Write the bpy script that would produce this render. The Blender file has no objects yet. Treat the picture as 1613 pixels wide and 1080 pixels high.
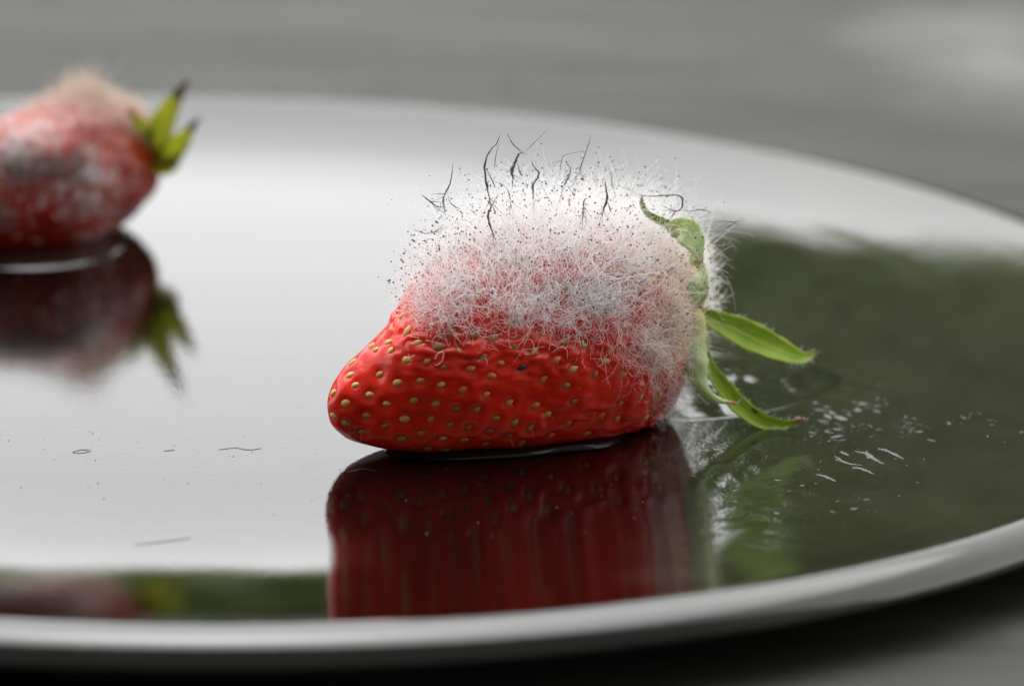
import bpy, bmesh, math, random
import numpy as np
from mathutils import Vector, Matrix, noise
from mathutils.bvhtree import BVHTree

random.seed(7); RNG = np.random.default_rng(7)
SC = bpy.context.scene
COL = SC.collection
R = math.radians

# ------------------------------------------------------------------ camera
FOCUS = 0.3005
F_PX, CX, CY = 5000.0, 806.5, 540.0        # focal length in photograph pixels (1613 x 1080)
CAM = Vector((0, 0, 0.0905))
CAM_ROT = (Matrix.Rotation(R(90 - 15.3), 3, 'X') @ Matrix.Rotation(R(2.1), 3, 'Z'))
cd = bpy.data.cameras.new('camera'); cam = bpy.data.objects.new('camera', cd); COL.objects.link(cam)
cam.matrix_world = Matrix.Translation(CAM) @ CAM_ROT.to_4x4()
cd.sensor_width = 36; cd.lens = 36 * F_PX / 1613; cd.clip_start = 0.005; cd.clip_end = 400
cd.dof.use_dof = True; cd.dof.focus_distance = FOCUS; cd.dof.aperture_fstop = 18.5; cd.dof.aperture_blades = 7
SC.camera = cam

# ------------------------------------------------------------------ sky, sun, exposure
SUN_EL, SUN_AZ = R(74), R(-8)               # azimuth measured from +Y (away from the camera) to the right
w = bpy.data.worlds.new('World'); SC.world = w; w.use_nodes = True
nt = w.node_tree; bg = nt.nodes['Background']
sky = nt.nodes.new('ShaderNodeTexSky'); sky.sky_type = 'NISHITA'; sky.sun_disc = False
sky.sun_elevation = SUN_EL; sky.sun_rotation = SUN_AZ
sky.air_density = 1.0; sky.dust_density = 1.9; sky.ozone_density = 1.0
hs = nt.nodes.new('ShaderNodeHueSaturation'); hs.inputs['Saturation'].default_value = 0.02   # overcast: grey, not blue
nt.links.new(sky.outputs[0], hs.inputs['Color']); nt.links.new(hs.outputs[0], bg.inputs['Color'])
bg.inputs['Strength'].default_value = 0.15
sl = bpy.data.lights.new('sun', 'SUN'); sl.energy = 0.9; sl.angle = R(75); sl.color = (1, 0.985, 0.965)
sun = bpy.data.objects.new('sun', sl); COL.objects.link(sun)
sd = Vector((math.sin(SUN_AZ) * math.cos(SUN_EL), math.cos(SUN_AZ) * math.cos(SUN_EL), math.sin(SUN_EL)))
sun.rotation_euler = sd.to_track_quat('Z', 'Y').to_euler(); sun.location = sd * 3
SC.view_settings.view_transform = 'Standard'; SC.view_settings.look = 'None'
SC.view_settings.exposure = 1.6; SC.view_settings.gamma = 1
SC.render.engine = 'CYCLES'
SC.cycles.max_bounces = 10; SC.cycles.transparent_max_bounces = 12

# ------------------------------------------------------------------ helpers
def ray(x, y):
    d = CAM_ROT @ Vector(((x - CX) / F_PX, -(y - CY) / F_PX, -1)); return d.normalized()
def at(x, y, Y):                            # photograph pixel -> point at distance Y in front of the camera
    d = ray(x, y); return CAM + d * (Y / d.y)
def on_floor(x, y, z=0.0):
    d = ray(x, y); return CAM + d * ((z - CAM.z) / d.z)
MM = 0.001
Y0 = on_floor(790, 706).y                   # depth of the near fruit's axis
PXMM = F_PX / ((at(806, 560, Y0) - CAM).length) * MM   # pixels per millimetre there

def dn(x):                                  # the fruit is turned: its stem end lies farther away
    return Y0 + (x - 650) / PXMM * MM * 0.55

def tag(o, label=None, cat=None, group=None, kind=None):
    for k, v in (('label', label), ('category', cat), ('group', group), ('kind', kind)):
        if v: o[k] = v
    return o
def link(name, me, mat=None, parent=None):
    o = bpy.data.objects.new(name, me); COL.objects.link(o)
    if mat is not None and not me.materials: me.materials.append(mat)
    if parent: attach(o, parent)
    return o
def attach(o, parent):
    o.parent = parent; o.matrix_parent_inverse = parent.matrix_basis.inverted()
def empty(name, loc):
    o = bpy.data.objects.new(name, None); COL.objects.link(o); o.location = loc; o.empty_display_size = 0.005; return o
def mesh_np(name, V, Fc, smooth=True):
    me = bpy.data.meshes.new(name); me.from_pydata([tuple(v) for v in V], [], [tuple(int(i) for i in f) for f in Fc])
    if smooth: me.polygons.foreach_set('use_smooth', [True] * len(me.polygons))
    me.update(); return me
def add_uv(me, uv):
    l = me.uv_layers.new(name='UVMap'); idx = np.empty(len(me.loops), int); me.loops.foreach_get('vertex_index', idx)
    l.data.foreach_set('uv', np.asarray(uv)[idx].ravel())
def add_attr(me, name, vals):
    a = me.attributes.new(name, 'FLOAT', 'POINT'); a.data.foreach_set('value', np.asarray(vals, np.float32))
def grid_faces(nu, nv, close_v=True):
    Fc = []
    for i in range(nu - 1):
        for j in range(nv if close_v else nv - 1):
            k = (j + 1) % nv; Fc.append((i * nv + j, i * nv + k, (i + 1) * nv + k, (i + 1) * nv + j))
    return Fc
def catmull(P, n):
    P = [np.array(p, float) for p in P]; P = [2 * P[0] - P[1]] + P + [2 * P[-1] - P[-2]]
    out = []; m = len(P) - 3
    for q in np.linspace(0, m - 1e-9, n):
        i = int(q); t = q - i; a, b, c, d = P[i:i + 4]
        out.append(0.5 * ((2 * b) + (c - a) * t + (2 * a - 5 * b + 4 * c - d) * t * t + (3 * b - a - 3 * c + d) * t ** 3))
    return np.array(out)
def tube_arrays(P, rad, n=6):
    P = np.asarray(P, float); T = np.gradient(P, axis=0); T /= np.linalg.norm(T, axis=1)[:, None] + 1e-12
    V = []; ref = np.array([0.3, -1, 0.2])
    for p, t, r in zip(P, T, rad):
        a = np.cross(t, ref); a /= np.linalg.norm(a) + 1e-9; b = np.cross(t, a)
        for j in range(n):
            q = 2 * math.pi * j / n; V.append(p + r * (a * math.cos(q) + b * math.sin(q)))
    Fc = grid_faces(len(P), n); Fc.append(tuple(range(n))[::-1]); Fc.append(tuple((len(P) - 1) * n + j for j in range(n)))
    return V, Fc
class Acc:                                  # collects pieces into one mesh
    def __init__(s): s.V = []; s.F = []
    def add(s, V, Fc):
        o = len(s.V); s.V += [tuple(v) for v in V]; s.F += [tuple(i + o for i in f) for f in Fc]
    def mesh(s, name): return mesh_np(name, s.V, s.F)
def fbm(p, oct=4):
    return noise.fractal(Vector(p), 1.0, 2.0, oct)

class NT:                                   # small node-tree writer
    def __init__(s, name):
        s.m = bpy.data.materials.new(name); s.m.use_nodes = True; s.t = s.m.node_tree
        s.p = s.t.nodes['Principled BSDF']; s.out = s.t.nodes['Material Output']
    def n(s, typ, **kw):
        o = s.t.nodes.new(typ)
        for k, v in kw.items():
            if hasattr(o, k): setattr(o, k, v)
        return o
    def l(s, a, b): s.t.links.new(a, b)
    def noise(s, scale, detail=4, rough=0.55, vec=None, dist=0.0):
        o = s.n('ShaderNodeTexNoise'); o.inputs['Scale'].default_value = scale; o.inputs['Detail'].default_value = detail
        o.inputs['Roughness'].default_value = rough; o.inputs['Distortion'].default_value = dist
        if vec: s.l(vec, o.inputs['Vector'])
        return o.outputs['Fac']
    def ramp(s, fac, stops):
        o = s.n('ShaderNodeValToRGB'); e = o.color_ramp.elements
        while len(e) < len(stops): e.new(0.5)
        for el, (p, c) in zip(e, stops):
            el.position = p; el.color = (*c, 1) if len(c) == 3 else c
        s.l(fac, o.inputs[0]); return o.outputs[0]
    def mix(s, fac, a, b):
        o = s.n('ShaderNodeMix', data_type='RGBA')
        for i, v in ((0, fac), (6, a), (7, b)):
            if hasattr(v, 'is_linked'): s.l(v, o.inputs[i])
            else: o.inputs[i].default_value = v if i == 0 else (*v, 1)
        return o.outputs[2]
    def math(s, op, a, b=0.0, clamp=False):
        o = s.n('ShaderNodeMath', operation=op, use_clamp=clamp)
        for i, v in ((0, a), (1, b)):
            if hasattr(v, 'is_linked'): s.l(v, o.inputs[i])
            else: o.inputs[i].default_value = v
        return o.outputs[0]
    def bump(s, h, dist, strength=1.0, normal=None):
        o = s.n('ShaderNodeBump'); o.inputs['Distance'].default_value = dist; o.inputs['Strength'].default_value = strength
        s.l(h, o.inputs['Height'])
        if normal: s.l(normal, o.inputs['Normal'])
        return o.outputs[0]
    def set(s, **kw):
        for k, v in kw.items():
            i = s.p.inputs[k.replace('_', ' ')]
            if hasattr(v, 'is_linked'): s.l(v, i)
            else: i.default_value = (*v, 1) if isinstance(v, tuple) and len(v) == 3 and i.type == 'RGBA' else v
    def coords(s, scale=(1, 1, 1), kind='Object'):
        tc = s.n('ShaderNodeTexCoord'); mp = s.n('ShaderNodeMapping'); mp.inputs['Scale'].default_value = scale
        s.l(tc.outputs[kind], mp.inputs[0]); return mp.outputs[0]

# ------------------------------------------------------------------ materials
def mat_plate():
    m = NT('glazed_black_ceramic'); v = m.coords()
    fine = m.noise(2600, 3, 0.6, m.coords((1, 0.55, 1)))
    mid = m.noise(160, 3, 0.5, v)
    b = m.bump(fine, 0.000010, 1.0); b = m.bump(mid, 0.000014, 1.0, b)
    dust = m.ramp(m.noise(900, 6, 0.75, v), [(0.68, (0.0012, 0.0012, 0.001)), (0.80, (0.012, 0.012, 0.011))])
    sx = m.n('ShaderNodeSeparateXYZ'); m.l(v, sx.inputs[0])        # dried juice bloom over the right part of the well
    reach = m.math('ADD', sx.outputs[0], m.math('MULTIPLY', m.math('SUBTRACT', m.noise(28, 4, 0.6, v, 0.6), 0.5), 0.05))
    zone = m.ramp(reach, [(0.044, (0, 0, 0)), (0.072, (1, 1, 1))])
    ln = m.n('ShaderNodeVectorMath', operation='LENGTH'); m.l(v, ln.inputs[0])
    well = m.math('MULTIPLY', zone, m.ramp(ln.outputs['Value'], [(0.086, (1, 1, 1)), (0.100, (0, 0, 0))]))
    bloom = m.math('MULTIPLY', zone, m.math('ADD', 0.35, m.noise(90, 5, 0.65, m.coords((1, 0.4, 1)), 1.5)))
    b = m.bump(m.math('MULTIPLY', m.noise(38, 1.5, 0.45, m.coords((1, 0.5, 1)), 1.3), well), 0.00030, 1.0, b)     # the film dried in shallow swirls
    dust = m.mix(bloom, dust, (0.024, 0.025, 0.017))
    m.set(Base_Color=dust, Roughness=0.022, IOR=1.62, Normal=b); return m.m
def mat_table():
    m = NT('dark_grey_tabletop'); v = m.coords((1, 6, 1))
    c = m.ramp(m.noise(14, 6, 0.6, v), [(0.3, (0.022, 0.022, 0.019)), (0.75, (0.060, 0.060, 0.054))])
    dv = m.n('ShaderNodeVectorMath', operation='DISTANCE'); nz = m.n('ShaderNodeTexNoise'); nz.inputs['Scale'].default_value = 30   # a bright highlight painted into the table colour
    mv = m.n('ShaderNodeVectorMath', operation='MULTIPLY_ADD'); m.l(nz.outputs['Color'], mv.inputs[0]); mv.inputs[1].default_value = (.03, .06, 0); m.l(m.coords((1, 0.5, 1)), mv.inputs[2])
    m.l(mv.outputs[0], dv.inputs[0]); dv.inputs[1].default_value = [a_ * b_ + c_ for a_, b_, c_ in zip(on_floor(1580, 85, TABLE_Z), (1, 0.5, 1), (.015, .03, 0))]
    wet = m.ramp(dv.outputs['Value'], [(0.002, (1, 1, 1)), (0.030, (0, 0, 0))])  # mask of the painted highlight, not moisture
    rgh = m.mix(wet, m.ramp(m.noise(9, 4, 0.6, m.coords((1, 2.5, 1))), [(0.3, (0.66, 0.66, 0.66)), (0.72, (0.46, 0.46, 0.46))]), (0.6, 0.6, 0.6))  # wet: mask of the painted highlight
    c = m.mix(wet, c, (0.13, 0.13, 0.124))  # paler grey of the painted highlight
    sp = m.ramp(m.noise(110, 3, 0.5, m.coords()), [(0.66, (1, 1, 1)), (0.72, (0.25, 0.25, 0.25))])
    mm = m.n('ShaderNodeMix', data_type='RGBA', blend_type='MULTIPLY'); mm.inputs[0].default_value = 1
    m.l(c, mm.inputs[6]); m.l(sp, mm.inputs[7])
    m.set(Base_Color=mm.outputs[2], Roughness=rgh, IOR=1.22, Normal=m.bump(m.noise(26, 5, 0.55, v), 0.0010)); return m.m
def mat_fruit(name, dark=1.0):
    m = NT(name); v = m.coords()
    c1 = m.ramp(m.noise(110, 7, 0.7, v), [(0.30, (0.30 * dark, 0.006, 0.003)), (0.55, (0.66 * dark, 0.018, 0.005)), (0.78, (0.74 * dark, 0.036, 0.010))])
    soft = m.n('ShaderNodeAttribute', attribute_name='rot').outputs['Fac']
    c2 = m.mix(m.math('MULTIPLY', soft, 0.75), c1, (0.27 * dark, 0.038, 0.030))
    deep = m.n('ShaderNodeAttribute', attribute_name='bleached').outputs['Fac']
    c2 = m.mix(deep, c2, (0.50, 0.37, 0.34))
    pale = m.n('ShaderNodeAttribute', attribute_name='calyx_end').outputs['Fac']
    c3 = m.mix(pale, c2, (0.52, 0.31, 0.15))
    wr = m.noise(900, 4, 0.6, m.coords((0.6, 1, 1.3)))
    b = m.bump(wr, 0.00009, m.math('ADD', 0.25, m.math('MULTIPLY', soft, 0.5))) if False else m.bump(wr, 0.00009, 0.9)
    b = m.bump(m.noise(2400, 3, 0.6, v), 0.000022, 0.9, b)
    rg = m.math('ADD', 0.05, m.math('MULTIPLY', m.noise(260, 4, 0.6, v), 0.26))
    m.set(Base_Color=c3, Roughness=rg, Normal=b, Subsurface_Weight=0.55, Subsurface_Radius=(2.0, 0.11, 0.05),
          Subsurface_Scale=0.0024, Specular_IOR_Level=0.36)
    return m.m
def mat_seed(name, a, b_, rough=0.35):
    m = NT(name)
    oi = m.n('ShaderNodeObjectInfo').outputs['Random']
    c = m.ramp(oi, [(0.0, a), (1.0, b_)])
    v = m.coords()
    m.set(Base_Color=c, Roughness=rough, Subsurface_Weight=0.3, Subsurface_Scale=0.0004, Subsurface_Radius=(1, 0.6, 0.3),
          Normal=m.bump(m.noise(2500, 2, 0.5, v), 0.00003)); return m.m
def mat_leaf(name, base, dark, tip, vein, tip_at=0.90, through=0.45):
    m = NT(name); tc = m.n('ShaderNodeTexCoord'); sp = m.n('ShaderNodeSeparateXYZ'); m.l(tc.outputs['UV'], sp.inputs[0])
    u, v = sp.outputs[0], sp.outputs[1]
    av = m.math('ABSOLUTE', m.math('SUBTRACT', v, 0.5))
    cc = m.coords()
    wob = m.math('MULTIPLY', m.math('SUBTRACT', m.noise(700, 3, 0.5, cc), 0.5), 0.10)
    # veins: midrib plus side veins that sweep towards the tip
    q = m.math('ADD', m.math('SUBTRACT', m.math('MULTIPLY', u, 1.0), m.math('MULTIPLY', av, 0.95)), wob)
    fr = m.math('ABSOLUTE', m.math('SUBTRACT', m.math('FRACT', m.math('MULTIPLY', q, 6.0)), 0.5))
    side = m.ramp(fr, [(0.03, (1, 1, 1)), (0.085, (0, 0, 0))])
    mid = m.ramp(m.math('ADD', av, m.math('MULTIPLY', wob, 0.3)), [(0.02, (1, 1, 1)), (0.06, (0, 0, 0))])
    par = m.math('ABSOLUTE', m.math('SUBTRACT', m.math('ADD', av, m.math('MULTIPLY', wob, 0.5)), 0.24))
    lon = m.ramp(par, [(0.008, (0.4, 0.4, 0.4)), (0.025, (0, 0, 0))])
    vn = m.math('MAXIMUM', m.math('MAXIMUM', side, mid), lon)
    c = m.ramp(m.noise(420, 5, 0.65, cc), [(0.3, dark), (0.7, base)])
    edge = m.ramp(av, [(0.40, (0, 0, 0)), (0.5, (0.6, 0.6, 0.6))])
    c = m.mix(edge, c, vein)
    c = m.mix(m.math('MULTIPLY', vn, 0.4), c, vein)
    c = m.mix(m.ramp(m.math('ADD', u, m.math('MULTIPLY', wob, 1.2)), [(0.0, (0.85, 0.85, 0.85)), (0.22, (0, 0, 0))]), c, (0.50, 0.42, 0.07))
    c = m.mix(m.ramp(m.math('ADD', u, m.math('MULTIPLY', wob, 0.4)), [(tip_at, (0, 0, 0)), (tip_at + 0.07, (1, 1, 1))]), c, tip)
    spots = m.ramp(m.noise(1500, 2, 0.5, cc), [(0.70, (0, 0, 0)), (0.72, (1, 1, 1))])
    c = m.mix(spots, c, (0.02, 0.012, 0.01))
    m.set(Base_Color=c, Roughness=0.42, Normal=m.bump(vn, 0.00006, 0.8, m.bump(m.noise(900, 4, 0.6, cc), 0.00008)))
    tr = m.n('ShaderNodeBsdfTranslucent'); m.l(c, tr.inputs['Color'])
    mx = m.n('ShaderNodeMixShader'); mx.inputs[0].default_value = through
    m.l(m.p.outputs[0], mx.inputs[1]); m.l(tr.outputs[0], mx.inputs[2]); m.l(mx.outputs[0], m.out.inputs[0]); return m.m
def mat_hair(name, col, trans=0.5, transp=0.0):
    m = NT(name); d = m.n('ShaderNodeBsdfDiffuse'); t = m.n('ShaderNodeBsdfTranslucent'); mx = m.n('ShaderNodeMixShader')
    d.inputs[0].default_value = (*col, 1); t.inputs[0].default_value = (*col, 1); mx.inputs[0].default_value = trans
    m.l(d.outputs[0], mx.inputs[1]); m.l(t.outputs[0], mx.inputs[2]); last = mx.outputs[0]
    if transp:
        tp = m.n('ShaderNodeBsdfTransparent'); m2 = m.n('ShaderNodeMixShader'); m2.inputs[0].default_value = transp
        m.l(last, m2.inputs[1]); m.l(tp.outputs[0], m2.inputs[2]); last = m2.outputs[0]
    m.l(last, m.out.inputs[0]); return m.m
def mat_plain(name, col, rough=0.6, noise_scale=1500, var=0.4, **kw):
    m = NT(name); c = m.ramp(m.noise(noise_scale, 4, 0.6, m.coords()), [(0.3, tuple(x * (1 - var) for x in col)), (0.7, tuple(min(1, x * (1 + var)) for x in col))])
    m.set(Base_Color=c, Roughness=rough, **kw); return m.m
def mat_liquid(name, col):
    m = NT(name); m.set(Base_Color=col, Roughness=0.03, IOR=1.36, Transmission_Weight=1.0,
                        Normal=m.bump(m.noise(500, 2, 0.5, m.coords()), 0.00002, 0.6)); return m.m
def mat_foliage(name='garden_leaves', k=1.0):
    m = NT(name); g = m.n('ShaderNodeNewGeometry').outputs['Random Per Island']
    c = m.ramp(g, [(0.0, (0.062 * k, 0.084 * k, 0.026 * k)), (0.5, (0.108 * k, 0.134 * k, 0.045 * k)), (1.0, (0.16 * k, 0.185 * k, 0.068 * k))])
    m.set(Base_Color=c, Roughness=0.6)
    tr = m.n('ShaderNodeBsdfTranslucent'); m.l(c, tr.inputs['Color']); mx = m.n('ShaderNodeMixShader'); mx.inputs[0].default_value = 0.6
    m.l(m.p.outputs[0], mx.inputs[1]); m.l(tr.outputs[0], mx.inputs[2]); m.l(mx.outputs[0], m.out.inputs[0]); return m.m

TABLE_Z = -0.0037
M_PLATE, M_TABLE = mat_plate(), mat_table()
M_FRUIT = mat_fruit('ripe_fruit_skin'); M_FRUIT2 = mat_fruit('ageing_fruit_skin', 0.45)
M_SEED = mat_seed('ochre_seed', (0.42, 0.22, 0.045), (0.60, 0.36, 0.09))
M_SEED_RED = mat_seed('soaked_seed', (0.50, 0.085, 0.012), (0.55, 0.17, 0.03))
M_SEED_DARK = mat_seed('dull_seed', (0.20, 0.09, 0.02), (0.34, 0.17, 0.035), 0.5)
M_SEED_BLACK = mat_seed('rotten_seed', (0.015, 0.01, 0.008), (0.02, 0.015, 0.01), 0.5)
M_LEAF = mat_leaf('fresh_sepal', (0.31, 0.43, 0.016), (0.19, 0.33, 0.012), (0.40, 0.12, 0.05), (0.46, 0.56, 0.10))
M_LEAF_PALE = mat_leaf('pale_sepal_underside', (0.60, 0.70, 0.38), (0.47, 0.60, 0.26), (0.42, 0.10, 0.05), (0.70, 0.76, 0.46), 0.90, 0.4)
M_LEAF_YEL = mat_leaf('yellowed_sepal', (0.60, 0.62, 0.10), (0.46, 0.52, 0.08), (0.13, 0.06, 0.025), (0.74, 0.72, 0.30), 0.74, 0.6)
M_LEAF_DARK = mat_leaf('dark_sepal', (0.05, 0.085, 0.015), (0.02, 0.04, 0.008), (0.02, 0.02, 0.01), (0.09, 0.12, 0.03))
M_CALYX = mat_plain('calyx_flesh', (0.55, 0.36, 0.06), 0.45, 700, 0.45, Subsurface_Weight=0.4, Subsurface_Scale=0.001)
M_HAIR = mat_hair('white_mould_hair', (0.87, 0.87, 0.87), 0.5)
M_HAIR_FINE = mat_hair('fine_mould_hair', (0.85, 0.85, 0.85), 0.5, 0.25)
M_HAIR_GREY = mat_hair('grey_mould_hair', (0.24, 0.25, 0.24), 0.4)
M_HAIR_TAN = mat_hair('tan_mould_hair', (0.66, 0.55, 0.46), 0.5)
M_SPORE = mat_plain('black_spores', (0.012, 0.012, 0.012), 0.5)
M_STRAND = mat_plain('dark_mould_strand', (0.115, 0.117, 0.118), 0.6, 2500, 0.5)
M_FLAKE = mat_plain('orange_flake', (0.50, 0.22, 0.04), 0.5)
M_JUICE = mat_plain('berry_juice', (0.010, 0.005, 0.004), 0.04, 300, 0.3, IOR=1.36)
M_WATER = mat_plain('wet_film', (0.013, 0.0135, 0.010), 0.05, 300, 0.3, IOR=1.5)
M_RESIDUE = mat_plain('dried_residue', (0.042, 0.045, 0.040), 0.5, 3000, 0.5)
M_FOLIAGE = mat_foliage(k=2.1); M_HEDGE = mat_foliage('hedge_leaves', 2.4)
M_LAWN = mat_plain('mown_lawn', (0.07, 0.12, 0.025), 0.8, 3, 0.5)

# ------------------------------------------------------------------ ground, table, garden greenery (seen mirrored in the glaze)
PC = Vector((-0.0335, 0.3380, 0))             # plate centre
TABLE_Z = -0.0037
lawn = mesh_np('ground', [(-300, -300, -0.75), (300, -300, -0.75), (300, 300, -0.75), (-300, 300, -0.75)], [(0, 1, 2, 3)], False)
tag(link('ground', lawn, M_LAWN), 'green lawn lying below and beyond the table', kind='structure')
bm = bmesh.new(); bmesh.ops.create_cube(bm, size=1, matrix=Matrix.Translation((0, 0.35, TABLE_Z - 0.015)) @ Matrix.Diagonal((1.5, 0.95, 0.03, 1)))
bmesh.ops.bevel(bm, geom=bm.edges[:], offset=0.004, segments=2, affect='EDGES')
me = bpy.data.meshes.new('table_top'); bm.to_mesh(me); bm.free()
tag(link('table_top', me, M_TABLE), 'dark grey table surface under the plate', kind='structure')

bm = bmesh.new(); bmesh.ops.create_cube(bm, size=1, matrix=Matrix.Translation((0, -0.95, 1.6)) @ Matrix.Diagonal((9, 0.3, 4.7, 1)))  # unseen wall added only to shade the camera side of the fruit
me = bpy.data.meshes.new('shade_wall'); bm.to_mesh(me); bm.free()
tag(link('shade_wall', me, mat_plain('shade_wall_grey', (0.17, 0.162, 0.155), 0.9, 6, 0.3)), 'unseen dark grey wall added behind the camera for shade', kind='structure')

def leaf_mass(name, blobs, n, size, label, seed, mat):
    """many small leaves spread through the volume of several clumps, one mass nobody could count"""
    rg = np.random.default_rng(seed); V = []; Fc = []
    wts = np.array([b[3] * b[4] * b[5] for b in blobs]) ** 0.67; wts /= wts.sum()
    for b, cnt in zip(blobs, rg.multinomial(n, wts)):
        c = np.array(b[:3]); rad = np.array(b[3:6])
        d = rg.normal(size=(cnt, 3)); d /= np.linalg.norm(d, axis=1)[:, None]
        rr = rg.uniform(0.55, 1.0, cnt) ** 0.6 * (1 + 0.05 * rg.normal(size=cnt))
        P = c + d * rad * rr[:, None]
        for p in P:
            a = rg.normal(size=3); a /= np.linalg.norm(a); q = rg.normal(size=3); q -= a * (a @ q); q /= np.linalg.norm(q)
            s = size * rg.uniform(0.6, 1.3); k = len(V)
            V += [p - a * s, p + q * s * 0.45, p + a * s, p - q * s * 0.45]; Fc.append((k, k + 1, k + 2, k + 3))
    return tag(link(name, mesh_np(name, V, Fc, False), mat), label, kind='stuff')
hb = []
for i in range(30):
    x = -4.5 + 9 * i / 29; hb.append((x, 4.6 + random.uniform(-.3, .3), -0.30, 0.5, 0.5, 1.0 + random.uniform(-.09, .09)))
leaf_mass('hedge', hb, 34000, 0.10, 'low green hedge beyond the table, seen mirrored in the plate', 3, M_HEDGE)
tb = []
for i in range(26):
    az = R(random.uniform(11.8, 42)); D = random.uniform(4.2, 5.6); el = random.uniform(-3, 13)
    tb.append((D * math.sin(az), D * math.cos(az), D * math.tan(R(el)) + 0.1, 0.55, 0.55, 0.6))
for i in range(14):
    el = -4 + 17.5 * i / 13; D = 4.6; az = R(8.2 + 0.5 * math.sin(i * 2.1))
    tb.append((D * math.sin(az), D * math.cos(az), D * math.tan(R(el)) + 0.1, 0.42, 0.5, 0.45))
leaf_mass('tree_foliage', tb, 34000, 0.10, 'tall green garden trees to the right, seen mirrored in the plate', 4, M_FOLIAGE)

# ------------------------------------------------------------------ plate
PLATE_KEY = [(0, 0), (61, 0), (70, 0.8), (79, 2.3), (84.5, 4.2), (89, 6.0), (97, 8.0), (105.8, 9.8), (106.8, 3), (107.8, -11), (109.1, -32), (110.1, -58)]   # radius mm, slope degrees
PLATE_R = np.concatenate([np.linspace(0, 61, 30), np.linspace(61, 110.1, 200)[1:]])
_sl = np.interp(PLATE_R, [k[0] for k in PLATE_KEY], [k[1] for k in PLATE_KEY])
PLATE_Z = np.concatenate([[0], np.cumsum(np.diff(PLATE_R) * np.tan(np.radians((_sl[1:] + _sl[:-1]) / 2)))])
def plate_z(x, y): return MM * float(np.interp(math.hypot(x - PC.x, y - PC.y) / MM, PLATE_R, PLATE_Z))
def plate():
    rs, zs = PLATE_R, PLATE_Z
    prof = list(zip(rs, zs)); r0, z0 = prof[-1]      # rolled lip, then the undercut underside and the foot ring
    prof += [(r0 + 0.35, z0 - 0.6), (r0 + 0.2, z0 - 1.0), (r0 - 0.6, z0 - 1.25), (r0 - 3, z0 - 1.2), (104, 0.25), (96, -0.4), (84, -1.7), (68, -2.3), (67, -3.6), (62, -3.6), (60, -2.2), (0, -2.0)]
    n = 512; V = []; Fc = []
    for r, z in prof:
        for j in range(n):
            t = 2 * math.pi * j / n; V.append((r * MM * math.cos(t), r * MM * math.sin(t), z * MM))
    me = mesh_np('plate', V, grid_faces(len(prof), n))
    bm = bmesh.new(); bm.from_mesh(me); bmesh.ops.remove_doubles(bm, verts=bm.verts, dist=1e-7); bmesh.ops.recalc_face_normals(bm, faces=bm.faces); bm.to_mesh(me); bm.free()
    o = link('plate', me, M_PLATE); o.location = PC
    return tag(o, 'large shallow glossy black plate mirroring sky and greenery, under both mouldy strawberries', 'plate')
plate()

# ------------------------------------------------------------------ strawberries
def fruit_surface(stations, place, squash, nu, nv, floor=0.00015):
    """stations: (x, top, bottom) in photo pixels along the fruit; place(x, y) -> world point on the axis plane"""
    S = np.array(stations, float)
    d = np.hypot(np.diff(S[:, 0]), np.diff((S[:, 2] - S[:, 1]) / 2)); s = np.r_[0, np.cumsum(d)]
    q = np.linspace(0, s[-1], nu)
    def sm(col):
        y = np.interp(q, s, S[:, col]); k = max(3, nu // 40) | 1; pad = np.pad(y, k, mode='reflect', reflect_type='odd')
        return np.convolve(pad, np.ones(k) / k, 'same')[k:-k]
    X, T, B = sm(0), sm(1), sm(2); C, H = (T + B) / 2, np.maximum((B - T) / 2, 0.02)
    V = np.empty((nu, nv, 3)); th = np.linspace(0, 2 * math.pi, nv, endpoint=False)
    for i in range(nu):
        p = np.array(place(X[i], C[i])); e = (np.array(place(X[i], C[i] - 1)) - p); e = np.linalg.norm(e) * H[i]
        V[i, :, 0] = p[0]; V[i, :, 1] = p[1] + e * squash * np.sin(th); V[i, :, 2] = p[2] + e * np.cos(th)
    return V, X, C, H
def soft_floor(Z, z0, k=0.0006):
    return z0 + k * np.log1p(np.exp(np.clip((Z - z0) / k, -40, 40)))
def normals(V):
    du = np.gradient(V, axis=0); dv = np.roll(V, -1, 1) - np.roll(V, 1, 1)
    N = np.cross(du, dv); N /= np.linalg.norm(N, axis=2)[..., None] + 1e-15; return N

def seed_mesh(name, n=10, m=7):
    V = []; 
    for i in range(m):
        u = i / (m - 1); r = (math.sin(math.pi * u) ** 0.75) * (1.12 - 0.45 * u) if 0 < i < m - 1 else 0.02
        for j in range(n):
            t = 2 * math.pi * j / n; V.append(((u - 0.47) * 1.22 * MM, r * 0.40 * MM * math.cos(t), r * 0.30 * MM * math.sin(t)))
    Fc = grid_faces(m, n); Fc.append(tuple(range(n))[::-1]); Fc.append(tuple((m - 1) * n + j for j in range(n)))
    return mesh_np(name, V, Fc)
SEED_MESHES = []
for mname, mm_ in (('seed', M_SEED), ('seed_soaked', M_SEED_RED), ('seed_dull', M_SEED_DARK), ('seed_rotten', M_SEED_BLACK)):
    me = seed_mesh(mname); me.materials.append(mm_); SEED_MESHES.append(me)

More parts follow.
